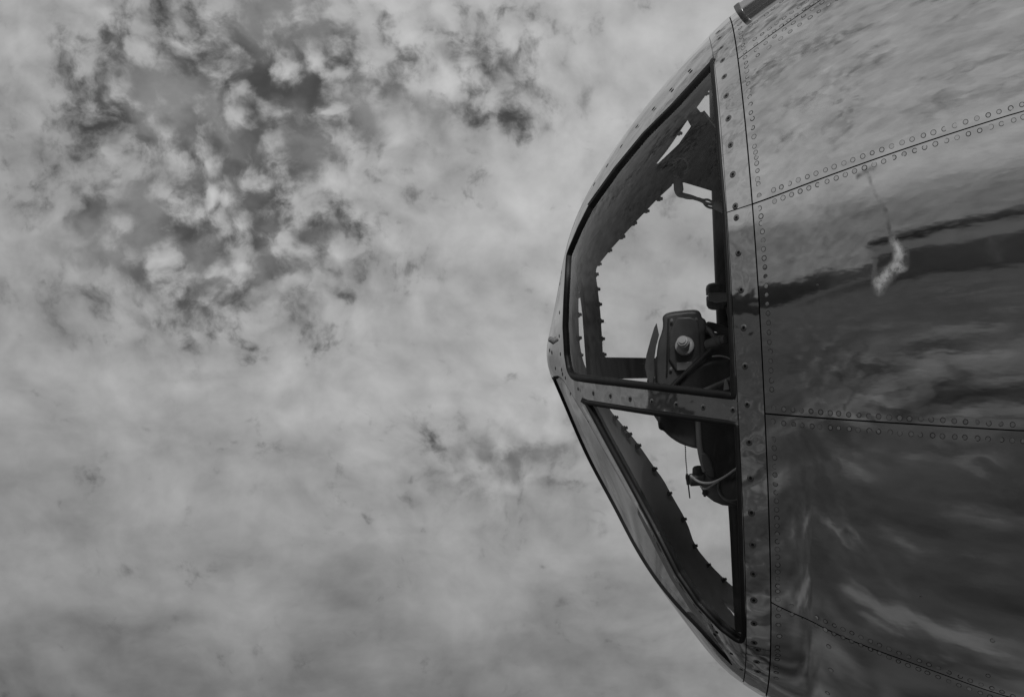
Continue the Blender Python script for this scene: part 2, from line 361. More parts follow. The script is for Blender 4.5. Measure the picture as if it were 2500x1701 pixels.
# pixel -> (a, b) on the near (+1) or far (-1) side
_gr = {}
def inv(pts, side=1, h=0., iters=14, cross=-.0005):
    pts = np.atleast_2d(np.asarray(pts, float)); key = (side, h)
    if key not in _gr:
        rr = np.concatenate([np.linspace(.01, RHO[8], 70), np.linspace(RHO[8] * 1.02, RHO[12], 50)]); tt = np.linspace(.03, math.pi - .03, 90) * side
        rg, tg = np.meshgrid(rr, tt, indexing='ij'); A = (rg * np.sin(tg)).ravel(); B = (rg * np.cos(tg)).ravel()
        _gr[key] = (A, B, project(surf_h(A, B, h)))
    A, B, PX = _gr[key]
    k = np.array([np.argmin(((PX - p)**2).sum(1)) for p in pts]); a = A[k].copy(); b = B[k].copy()
    e = 1e-4; best = np.full(len(a), 1e18); ba, bb = a.copy(), b.copy(); lam = 1e3
    for _ in range(iters):
        q = project(surf_h(a, b, h)); r = pts - q; er = (r * r).sum(1); u = er < best
        best[u] = er[u]; ba[u] = a[u]; bb[u] = b[u]
        ja = (project(surf_h(a + e, b, h)) - q) / e; jb = (project(surf_h(a, b + e, h)) - q) / e
        g11 = (ja * ja).sum(1) + lam; g22 = (jb * jb).sum(1) + lam; g12 = (ja * jb).sum(1); r1 = (ja * r).sum(1); r2 = (jb * r).sum(1)
        det = g11 * g22 - g12 * g12
        da = (g22 * r1 - g12 * r2) / det; db = (g11 * r2 - g12 * r1) / det
        st = np.minimum(1., .05 / (np.hypot(da, db) + 1e-9)); a = a + da * st; b = b + db * st
        bad = a * side < -cross; a[bad] = -cross * side
    return ba, bb
def inv3(P, a, b, iters=12):
    """surface parameters nearest to given points"""
    e = 1e-4
    for _ in range(iters):
        q = surf_ab(a, b); r = P - q; ja = (surf_ab(a + e, b) - q) / e; jb = (surf_ab(a, b + e) - q) / e
        g11 = (ja * ja).sum(1) + 1e-3; g22 = (jb * jb).sum(1) + 1e-3; g12 = (ja * jb).sum(1); r1 = (ja * r).sum(1); r2 = (jb * r).sum(1); det = g11 * g22 - g12 * g12
        a = a + np.clip((g22 * r1 - g12 * r2) / det, -.03, .03); b = b + np.clip((g11 * r2 - g12 * r1) / det, -.03, .03)
    return a, b
def pol(a, b): return np.hypot(a, b), np.arctan2(a, b)

def resample(p, step, closed=True):
    p = np.asarray(p, float); q = np.vstack([p, p[:1]]) if closed else p
    seg = np.linalg.norm(np.diff(q, axis=0), axis=1); L = np.concatenate([[0], np.cumsum(seg)]); n = max(3, int(round(L[-1] / step)))
    t = np.linspace(0, L[-1], n + 1); t = t[:-1] if closed else t
    return np.stack([np.interp(t, L, q[:, k]) for k in range(q.shape[1])], -1)
def chaikin(p, it=2, closed=True):
    p = np.asarray(p, float)
    for _ in range(it):
        if closed: q = np.roll(p, -1, 0); p = np.stack([.75 * p + .25 * q, .25 * p + .75 * q], 1).reshape(-1, p.shape[1])
        else:
            q = np.stack([.75 * p[:-1] + .25 * p[1:], .25 * p[:-1] + .75 * p[1:]], 1).reshape(-1, p.shape[1]); p = np.vstack([p[:1], q[1:-1], p[-1:]])
    return p
def offset_poly(p, d):
    """move a closed polygon inward by d pixels"""
    p = np.asarray(p, float); area = .5 * np.sum(p[:, 0] * np.roll(p[:, 1], -1) - np.roll(p[:, 0], -1) * p[:, 1])
    t = np.roll(p, -1, 0) - np.roll(p, 1, 0); t /= np.linalg.norm(t, axis=1, keepdims=True) + 1e-9
    nrm = np.stack([-t[:, 1], t[:, 0]], -1) * (1 if area > 0 else -1)
    return p + nrm * d
def inside(poly, q):
    x, y = q[:, 0], q[:, 1]; px, py = poly[:, 0], poly[:, 1]; res = np.zeros(len(q), bool); j = len(poly) - 1
    for i in range(len(poly)):
        c = ((py[i] > y) != (py[j] > y)); 
        with np.errstate(divide='ignore', invalid='ignore'): xi = (px[j] - px[i]) * (y - py[i]) / (py[j] - py[i]) + px[i]
        res ^= c & (x < xi); j = i
    return res

def patch(name, outer, holes, mats, parent, h=0., skirt=.0, step=.012, flip=False, back=False, h_fn=None):
    """a sheet on the nose surface: outer and holes are (a, b) polygons; skirt > 0 gives it edges reaching inward"""
    polys = [np.asarray(outer)] + [np.asarray(x) for x in holes]
    V = []; E = []
    for p in polys:
        k = len(V); n = len(p); V += [tuple(x) for x in p]; E += [(k + i, k + (i + 1) % n) for i in range(n)]
    mn = polys[0].min(0); mx = polys[0].max(0)
    gx, gy = np.meshgrid(np.arange(mn[0], mx[0], step), np.arange(mn[1], mx[1], step * .866)); gx = gx + (np.arange(gx.shape[0]) % 2)[:, None] * step / 2
    g = np.stack([gx.ravel(), gy.ravel()], -1); g = g[inside(polys[0], g)]
    for hp in polys[1:]: g = g[~inside(hp, g)]
    bp = np.array(V)
    if len(g):
        keep = np.ones(len(g), bool)
        for i in range(0, len(g), 2000):
            d2 = ((g[i:i + 2000, None, :] - bp[None])**2).sum(-1).min(1); keep[i:i + 2000] = d2 > (step * .45)**2
        g = g[keep]; V += [tuple(x) for x in g]
    vo, eo, fo, *_ = delaunay_2d_cdt([Vector(v) for v in V], E, [], 0, 1e-7)
    vo = np.array([tuple(v) for v in vo]); fo = np.array([tuple(f) for f in fo])
    c = vo[fo].mean(1); ok = inside(polys[0], c)
    for hp in polys[1:]: ok &= ~inside(hp, c)
    fo = fo[ok]
    hh = h if h_fn is None else h_fn(vo[:, 0], vo[:, 1])
    N = norm_ab(vo[:, 0], vo[:, 1]); P = surf_ab(vo[:, 0], vo[:, 1]) + N * (np.asarray(hh)[:, None] if np.ndim(hh) else hh)
    fn = np.cross(P[fo[:, 1]] - P[fo[:, 0]], P[fo[:, 2]] - P[fo[:, 0]]); rev = (fn * N[fo].mean(1)).sum(1) < 0
    fo[rev] = fo[rev][:, ::-1]
    verts = list(P); norms = list(N); faces = [tuple(f) for f in fo]; mi = [0] * len(faces)
    if skirt:
        cnt = {}
        for f in fo:
            for i in range(3): cnt[(f[i], f[(i + 1) % 3])] = 1
        bd = [e for e in cnt if (e[1], e[0]) not in cnt]
        if back:
            k = len(verts); verts += list(P - N * skirt); norms += list(-N); faces += [tuple(int(i) + k for i in f[::-1]) for f in fo]; mi += [1 if len(mats) > 1 else 0] * len(fo)
        for (i, j) in bd:
            n = np.cross(P[j] - P[i], N[i]); n = n / (np.linalg.norm(n) + 1e-12); k = len(verts)
            verts += [P[i], P[j], P[j] - N[j] * skirt, P[i] - N[i] * skirt]; norms += [n] * 4
            faces.append((k + 1, k, k + 3, k + 2)); mi.append((1 if len(mats) > 1 else 0))
    return mesh_obj(name, verts, faces, mats, parent, mi, norms)

def near_poly(px, side=1, h=0., step=7, smooth=0, closed=True):
    p = np.asarray(px, float)
    if smooth: p = chaikin(p, smooth, closed)
    p = resample(p, step, closed); a, b = inv(p, side, h); return np.stack([a, b], -1)

root = bpy.data.objects.new('aircraft_nose', None); COL.objects.link(root); root.matrix_world = BODY
root['label'] = 'polished bare metal aircraft nose with framed glass windows and rivet rows'; root['category'] = 'aircraft'

# outlines read off the photograph, mapped onto the nose surface
UPPER = [(1744, 144), (1645, 253), (1572, 326), (1502, 411), (1437, 502), (1411, 554), (1388, 608), (1383, 622), (1381, 650), (1376, 735), (1374, 798), (1378, 867),
         (1384, 903), (1391, 918), (1404, 927), (1440, 932), (1509, 940), (1648, 956), (1760, 969), (1797, 973), (1798, 960), (1793, 850), (1785, 693), (1776, 520), (1765, 395), (1755, 269)]
LOWER = [(1422, 972), (1434, 976), (1585, 1000), (1711, 1017), (1798, 1029), (1805, 1034), (1808, 1100), (1812, 1216), (1817, 1393), (1821, 1507), (1822, 1545), (1820, 1562), (1812, 1570), (1797, 1566),
         (1757, 1536), (1700, 1475), (1650, 1402), (1585, 1275), (1528, 1170), (1471, 1066), (1430, 988)]
CHIN_NEAR = [(1362, 915), (1370, 918), (1379, 929), (1411, 983), (1436, 1024), (1474, 1093), (1521, 1176), (1572, 1273), (1632, 1388), (1665, 1445), (1708, 1504), (1745, 1552), (1780, 1602), (1790, 1620)]
CHIN_FAR = [(1357, 921), (1365, 944), (1376, 968), (1399, 1020), (1427, 1078), (1453, 1134), (1489, 1202), (1522, 1254), (1564, 1321), (1605, 1389), (1646, 1451), (1687, 1509), (1728, 1555), (1768, 1600), (1784, 1621)]
FAR_UP = [(1733, 218), (1728, 226), (1702, 262), (1678, 294), (1632, 364), (1604, 398), (1560, 455), (1500, 530), (1440, 612), (1418, 662), (1413, 700), (1412, 760), (1414, 830), (1421, 872), (1432, 903), (1445, 918),
          (1480, 912), (1700, 912), (1782, 912), (1776, 690), (1766, 450), (1752, 230)]
FAR_LO = [(1478, 918), (1486, 975), (1487, 998), (1506, 1021), (1540, 1061), (1563, 1090), (1597, 1140), (1619, 1169), (1641, 1210), (1676, 1270), (1697, 1333), (1734, 1378), (1774, 1418), (1795, 1436),
          (1802, 1420), (1800, 1250), (1792, 1000), (1786, 918)]
FAR_SM = [(1761, 1461), (1782, 1475), (1799, 1492), (1804, 1521), (1797, 1510), (1791, 1501), (1783, 1489), (1774, 1481)]
SEAM = [(1783, 46), (1792, 73), (1803, 139), (1819, 272), (1828, 380), (1838, 493), (1846, 589), (1853, 711), (1858, 791), (1863.5, 885), (1869, 995), (1874, 1153), (1879, 1280), (1882, 1396), (1883.6, 1467), (1882, 1535), (1881, 1592), (1876, 1681), (1872, 1700)]
STRIP = [(1734, 93), (1743, 126), (1748, 177), (1758, 253), (1768, 380), (1776, 490), (1780, 560), (1787, 693), (1792, 798), (1802, 937), (1805, 990), (1810, 1100), (1815, 1250), (1820, 1400), (1824, 1500), (1825, 1562), (1822, 1620), (1812, 1662)]
S1 = [(1804, 147), (1850, 112), (1900, 76), (1950, 41), (2012, -2), (2080, -48)]
S2 = [(1840, 499), (1926, 467), (2000, 440), (2111, 399), (2200, 368), (2313, 331), (2400, 303), (2500, 272)]
S3 = [(1871, 1009), (1950, 1016), (2050, 1022), (2150, 1030), (2300, 1039), (2400, 1045), (2500, 1051)]
S4 = [(1884, 1468), (1950, 1500), (2050, 1547), (2150, 1588), (2250, 1624), (2350, 1660), (2460, 1697)]

def rho_curve(px):
    """a ring line as rho(theta), even in theta"""
    a, b = inv(resample(px, 25, False)); r, t = pol(a, b); o = np.argsort(t); t = t[o]; r = r[o]
    k = np.polyfit(t, r, 7)
    t0, t1 = t[0], t[-1]
    def f(th):
        th = np.abs((np.asarray(th) + math.pi) % (2 * math.pi) - math.pi); return np.polyval(k, np.clip(th, t0 + .04, t1 - .04))
    return f
RR = rho_curve(SEAM); RL = rho_curve(STRIP)
def theta_curve(px):
    a, b = inv(px); r, t = pol(a, b); k = np.polyfit(r, t, 4 if len(px) > 6 else 2); r0, r1 = r.min(), r.max()
    return lambda rho: np.polyval(k, np.clip(rho, r0 - .02, r1))
TS = [theta_curve(s) for s in (S1, S2, S3, S4)]

# ---- dark inner shell with the window openings
th = np.linspace(-math.pi, math.pi, 361)[:-1]
def ring_poly(fn, n=361):
    t = np.linspace(-math.pi, math.pi, n)[:-1]; r = fn(t); return np.stack([r * np.sin(t), r * np.cos(t)], -1)
up = near_poly(offset_poly(resample(UPPER, 6), 3)); lo = near_poly(offset_poly(resample(LOWER, 6), 3)); 
cn = resample(CHIN_NEAR, 12, False); cf = resample(CHIN_FAR, 12, False)
ca, cb_ = inv(cn); na_, nb_ = inv(cf, iters=30, cross=.3); ii = np.linspace(0, 1, len(cf))
na_ = np.polyval(np.polyfit(ii, na_, 6), ii); nb_ = np.polyval(np.polyfit(ii, nb_, 6), ii)
fP = np.stack([at(p[0], p[1], y) for p, y in zip(cf - np.array([5, 0]), np.interp(ii, [0, .25, 1], [.006, .04, .07]))]); fa_, fb_ = inv3(fP, na_ * .3, nb_)
wb = np.clip((ii - .25) / .66, 0, 1); wb = wb * wb * (3 - 2 * wb); fa_ = fa_ * (1 - wb) + na_ * wb; fb_ = fb_ * (1 - wb) + nb_ * wb
ker = np.ones(7) / 7; fa_ = np.concatenate([fa_[:3], np.convolve(fa_, ker, 'valid'), fa_[-3:]])
ch = chaikin(np.vstack([np.stack([ca, cb_], -1), np.stack([fa_, fb_], -1)[::-1]]), 1)
fu = near_poly(FAR_UP, -1, -.008, 7, 1); fl = near_poly(FAR_LO, -1, -.008, 7, 1); fs = near_poly(FAR_SM, -1, -.008, 5, 0)
shell_mats = [M['gap'], M['inner']]
patch('inner_shell', ring_poly(lambda t: RR(t) + .03), [up, lo, ch, fu, fl, fs], shell_mats, root, h=-.002, skirt=.006, step=.014, back=True)

# ---- outer front frame (metal cover with the same openings), aft edge at the ring strip
PX = 5.05 / F            # metres per photo pixel on the near side
GAP = .0011
M['skin'] = aluminium('polished_aluminium_skin')
M['strip'] = aluminium('buckled_aluminium_strip', .84, .06, wave=(14., .0024), mid=(30., .00130), nicks=False)
M['frame'] = aluminium('aluminium_frame', .84, .075, dirt=1.2, wave=(9., .0018), mid=(34., .0004), nicks=False)
M['rivet_metal'] = aluminium('rivet_aluminium', .82, .15, nicks=False, wave=(30., .0006))
def polar_band(f0, f1, t0, t1, n=200):
    t = np.linspace(t0, t1, n); a = np.stack([f1(t) * np.sin(t), f1(t) * np.cos(t)], -1); b = np.stack([f0(t) * np.sin(t), f0(t) * np.cos(t)], -1)[::-1]
    return np.vstack([a, b])
patch('front_frame', ring_poly(lambda t: RL(t) - GAP), [up, lo, ch, fu, fl, fs], [M['frame']], root, h=.0018, skirt=.0035, step=.011)

# ---- ring strip in pieces (near upper, near lower, near bottom, far)
def th_of(px): a, b = inv([px]); return float(pol(a, b)[1][0])
tu = th_of((1810, 510)); tb = th_of((1852, 1579)); tt_ = -.35
g = GAP / .5
strips = []
strips.append(patch('frame_strip', polar_band(lambda t: RL(t) + GAP * .3, lambda t: RR(t) - GAP, tt_, tu - g), [], [M['strip']], root, h=.0024, skirt=.0022, step=.011))
strips.append(patch('frame_strip', polar_band(lambda t: RL(t) + GAP * .3, lambda t: RR(t) - GAP, tu + g * .3, tb - g * .5), [], [M['strip']], root, h=.0022, skirt=.0022, step=.011))
strips.append(patch('frame_strip', polar_band(lambda t: RL(t) + GAP * .3, lambda t: RR(t) - GAP, tb + g * .5, math.pi + .35), [], [M['strip']], root, h=.0022, skirt=.0022, step=.011))
patch('frame_strip', polar_band(lambda t: RL(t) + GAP * .3, lambda t: RR(t) - GAP, math.pi + .353, 2 * math.pi - .353), [], [M['frame']], root, h=.0022, skirt=.0022, step=.016)
# ---- bar between the two side windows, sill strips along the window edges
BAR = [(1419, 931), (1440, 934), (1509, 943), (1648, 959), (1760, 972), (1803, 977), (1804, 1027), (1798, 1026), (1711, 1014), (1585, 997), (1434, 973), (1424, 968)]
bar = patch('frame_strip', near_poly(BAR), [], [M['strip']], root, h=.0036, skirt=.0016, step=.008)
SILL = [(1742, 128), (1700, 172), (1645, 230), (1572, 303), (1520, 364), (1470, 430), (1430, 492), (1437, 503), (1502, 413), (1572, 328), (1645, 255), (1744, 146)]
sill = patch('frame_strip', near_poly(SILL), [], [M['frame']], root, h=.0034, skirt=.0014, step=.008)
CHST = [(1424, 990), (1467, 1066), (1524, 1170), (1581, 1275), (1646, 1402), (1697, 1475), (1742, 1526), (1733, 1536), (1690, 1487), (1640, 1408), (1577, 1285), (1526, 1182), (1478, 1095), (1440, 1026), (1419, 990)]
sill2 = patch('frame_strip', near_poly(CHST), [], [M['frame']], root, h=.0030, skirt=.001, step=.007)

# ---- skin panels aft of the ring strip
RE = RHO[-1] * .985
def panel(lo_fn, hi_fn, far=False, nu=70, nv=44):
    u = np.linspace(0, 1, nu)**1.7; v = np.linspace(0, 1, nv); U, Vv = np.meshgrid(u, v, indexing='ij')
    rho = RHO[8] + U * (RE - RHO[8]); gm = GAP
    for _ in range(6):
        t0 = lo_fn(rho); t1 = hi_fn(rho); dg = gm / (rho * .75)
        T = (t0 + dg) + Vv * (t1 - t0 - 2 * dg); r0 = RR(T) + gm; rho = r0 + U * (RE - r0)
    a = (rho * np.sin(T)).ravel(); b = (rho * np.cos(T)).ravel(); N = norm_ab(a, b); P = surf_ab(a, b) + N * .0018
    idx = np.arange(nu * nv).reshape(nu, nv); f = np.stack([idx[:-1, :-1], idx[1:, :-1], idx[1:, 1:], idx[:-1, 1:]], -1).reshape(-1, 4)
    fn = np.cross(P[f[0, 1]] - P[f[0, 0]], P[f[0, 2]] - P[f[0, 0]])
    if fn @ N[f[0, 0]] < 0: f = f[:, ::-1]
    verts = list(P); norms = list(N); faces = [tuple(q) for q in f]
    for edge in (idx[0], idx[:, 0], idx[:, -1]):
        for i, j in zip(edge[:-1], edge[1:]):
            k = len(verts); n = np.cross(P[j] - P[i], N[i]); n /= np.linalg.norm(n) + 1e-12
            if n @ (P[idx[nu // 2, nv // 2]] - P[i]) > 0: n = -n
            verts += [P[i], P[j], P[j] - N[j] * .0016, P[i] - N[i] * .0016]; norms += [n] * 4; faces.append((k, k + 1, k + 2, k + 3))
    return verts, norms, faces
def near3(px): a, b = inv([px]); return surf_h(a, b, .0018)[0]
stain_glintC = [(near3((2118, 425)), near3((2160, 515)), .0055, .35, .10, .7), (near3((2160, 515)), near3((2196, 640)), .0055, .30, .10, .8), (near3((2095, 432)), near3((2135, 412)), .008, .18, .3, .8),
          (near3((2191, 600)), near3((2207, 638)), .015, .85, .45, .65), (near3((2152, 690)), near3((2190, 645)), .018, .85, .45, .65)]  # two pale marks: a bright glint painted as diffuse white
dentC = [(near3((2160, 690)), near3((2200, 630)), .03, -.00010, .5)]
painted_reflD = [(near3((1955, 1045)), near3((2010, 1170)), .009, .45, .10, .6), (near3((2010, 1170)), near3((2070, 1300)), .010, .5, .08, .5), (near3((2070, 1300)), near3((2290, 1600)), .012, .5, .06, .5)]  # diagonal reflection painted as a darker line in the base colour
dentD = [(near3((1955, 1045)), near3((2010, 1180)), .016, -.00010, .8), (near3((2010, 1180)), near3((2080, 1320)), .018, -.00014, .8), (near3((2080, 1320)), near3((2290, 1610)), .024, -.00017, .8),
         (near3((1890, 1182)), near3((2040, 1138)), .015, -.00009, .8), (near3((2160, 1360)), near3((2340, 1530)), .026, -.00015, .8), (near3((2310, 1080)), near3((2400, 1140)), .020, -.00013, .8), (near3((2400, 1140)), near3((2500, 1230)), .022, -.00014, .8)]
M['skin_c'] = aluminium('polished_aluminium_streak_glint', stain_refl=stain_glintC, dents=dentC)
M['skin_d'] = aluminium('polished_aluminium_painted_refl', .80, .08, wave=(4., .0008), mid=(17., .00016), stain_refl=painted_reflD, dents=dentD, dirt=1.0)
M['skin_e'] = aluminium('aluminium_dull_belly', .80, .13, dirt=1.3)
bounds = [lambda r: -TS[0](r), TS[0], TS[1], TS[2], TS[3], lambda r: 2 * math.pi - TS[3](r), lambda r: 2 * math.pi - TS[2](r), lambda r: 2 * math.pi - TS[1](r), lambda r: 2 * math.pi - TS[0](r)]
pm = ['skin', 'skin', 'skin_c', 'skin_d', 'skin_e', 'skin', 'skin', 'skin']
panels = []
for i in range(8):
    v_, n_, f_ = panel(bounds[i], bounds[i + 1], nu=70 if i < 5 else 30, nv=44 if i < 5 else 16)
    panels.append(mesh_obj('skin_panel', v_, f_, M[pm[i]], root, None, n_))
# liner under the skin, and a bulkhead that closes the fuselage far aft
def liner():
    t = np.linspace(-math.pi, math.pi, 97); u = np.linspace(0, 1, 40)**1.6; U, T = np.meshgrid(u, t, indexing='ij'); rho = RR(T) + .028 + U * (RE - RR(T) - .028)
    a = (rho * np.sin(T)).ravel(); b = (rho * np.cos(T)).ravel(); P = surf_h(a, b, -.002); idx = np.arange(40 * 97).reshape(40, 97)
    f = np.stack([idx[:-1, :-1], idx[1:, :-1], idx[1:, 1:], idx[:-1, 1:]], -1).reshape(-1, 4)
    mesh_obj('fuselage_liner', P, f, M['gap'], root)
    mesh_obj('bulkhead', list(P[idx[-1, :-1]]), [tuple(range(96))], M['inner'], root, smooth=False)
liner()

# ---- gaskets: a rounded rubber bead swept round each window
def gasket(px, w, h=.0045, deep=.010, closed=True, step=5., ab=None):
    p = resample(px, step, closed) if ab is None else ab; a, b = inv(p) if ab is None else (ab[:, 0], ab[:, 1]); P = surf_ab(a, b); N = norm_ab(a, b); n = len(P)
    T = np.roll(P, -1, 0) - np.roll(P, 1, 0); T /= np.linalg.norm(T, axis=1, keepdims=True); Bv = np.cross(N, T)
    wv = (w(p) if callable(w) else np.full(n, w))
    prof = [(-.5, -deep), (-.5, h * .55), (-.32, h * .9), (0, h), (.32, h * .9), (.5, h * .55), (.5, -deep)]; k = len(prof); V = []; Fc = []
    for i in range(n):
        for (x, z) in prof: V.append(P[i] + Bv[i] * x * wv[i] + N[i] * z)
    for i in range(n):
        j = (i + 1) % n
        for q in range(k - 1): Fc.append((i * k + q, j * k + q, j * k + q + 1, i * k + q + 1))
    me = mesh_obj('window_gasket', V, Fc, M['rubber'], None)
    bm = bmesh.new(); bm.from_mesh(me.data); bmesh.ops.recalc_face_normals(bm, faces=bm.faces); bm.to_mesh(me.data); bm.free()
    return me
panes = []
for (poly, ins_, w, stp) in ((UPPER, 5.5, lambda p: np.where((p[:, 1] > 915) & (p[:, 0] > 1395), .0105, .0072), 6), (LOWER, 5.5, lambda p: np.where((p[:, 1] < 1032), .0085, .0072), 6)):
    mid = offset_poly(chaikin(resample(poly, 8), 1), ins_)
    gk = gasket(mid, w, .0045 if ins_ > 3 else .0035)
    pn = patch('window_pane', near_poly(offset_poly(resample(poly, 8), ins_)), [], [M['glass']], root, h=-.001, step=.014)
    gk.parent = pn; panes.append(pn)
gk = gasket(None, .0042, .0018, ab=resample(ch, .008))
pA = surf_h(*resample(np.stack([ca, cb_], -1), 1, False).T if False else (ca, cb_), -.001); pB = surf_h(fa_, fb_, -.001)
pA = resample(pA, np.linalg.norm(np.diff(pA, axis=0), axis=1).sum() / 60, False)[:60]; pB = resample(pB, np.linalg.norm(np.diff(pB, axis=0), axis=1).sum() / 60, False)[:60]
nk = min(len(pA), len(pB)); gridp = [pA[i] + (pB[i] - pA[i]) * t for i in range(nk) for t in np.linspace(-.01, 1.01, 7)]
pn = mesh_obj('window_pane', gridp, [(i * 7 + k, (i + 1) * 7 + k, (i + 1) * 7 + k + 1, i * 7 + k + 1) for i in range(nk - 1) for k in range(6)], M['glass'], root); gk.parent = pn; panes.append(pn)
# far panes (glazed openings on the other side)
for poly in (FAR_UP, FAR_LO, FAR_SM):
    pn = patch('window_pane', near_poly(resample(poly, 8), -1, -.008), [], [M['glass']], root, h=-.004, step=.02)

# ------------------------------------------------------------------ rivets and screws
def disc_mesh(name, rings, mats, midx, seg=14):
    V = []; Fc = []; mi = []
    for (r, z) in rings:
        if r == 0: V.append((0, 0, z)); continue
        V += [(r * math.cos(2 * math.pi * k / seg), r * math.sin(2 * math.pi * k / seg), z) for k in range(seg)]
    for q in range(len(rings) - 1):
        for k in range(seg):
            j = (k + 1) % seg
            if rings[q + 1][0] == 0: Fc.append((q * seg + k, q * seg + j, (q + 1) * seg))
            else: Fc.append((q * seg + k, q * seg + j, (q + 1) * seg + j, (q + 1) * seg + k))
            mi.append(midx[q])
    me = bpy.data.meshes.new(name); me.from_pydata(V, [], Fc)
    for m in mats: me.materials.append(m)
    me.polygons.foreach_set('material_index', mi); me.polygons.foreach_set('use_smooth', [True] * len(mi)); me.update(); return me
rr = .0043
rivet_me = [disc_mesh('rivet', [(rr, -.0001), (rr * .99, .00006), (rr * z1, .00006), (rr * (z1 - .02), .00010), (rr * .4, d1), (0, d1)], [M['rivet_metal'], M['rivet_ring']], [1, 1, 1, 0, 0])
            for (z1, d1) in ((.77, .00011), (.82, .00012), (.72, .00013), (.88, .00010), (.79, .00008))]
for me_ in rivet_me: me_.polygons.foreach_set('use_smooth', [False] * len(me_.polygons))
sr = .0046
screw_me = disc_mesh('screw', [(sr * 1.25, -.0001), (sr * 1.2, .00012), (sr * .95, .00006), (sr * .92, .00026), (sr * .55, .00022), (sr * .42, .00010), (0, .00008)], [M['steel'], M['screw_pit'], M['rivet_ring']], [2, 0, 1, 0, 1, 1], 16)
small_me = disc_mesh('screw', [(sr * .8, -.0001), (sr * .78, .00014), (sr * .5, .00012), (0, .0001)], [M['rivet_ring'], M['screw_pit']], [0, 0, 1], 10)
def place(me, name, px, parent, h, scale=1., tilt=.0):
    a, b = inv(px); P = surf_h(a, b, h); N = norm_ab(a, b)
    for p, n in zip(P, N):
        q = Vector(n + rng.normal(0, tilt, 3)).to_track_quat('Z', 'Y'); q = q @ Matrix.Rotation(rng.random() * 6.28, 3, 'Z').to_quaternion()
        o = bpy.data.objects.new(name, me if not isinstance(me, list) else me[int(rng.integers(len(me)))]); COL.objects.link(o)
        o.parent = parent; o.location = Vector(p); o.rotation_mode = 'QUATERNION'; o.rotation_quaternion = q; s = scale * (1 + rng.normal(0, .04)); o.scale = (s, s, s)
def crop(pts, ox, oy, s): return [(ox + x / s, oy + y / s) for (x, y) in pts]
c5 = lambda p: crop(p, 1800, 0, 3.1614); c6 = lambda p: crop(p, 1800, 450, 2.6343); c7 = lambda p: crop(p, 1800, 1000, 2.2557)
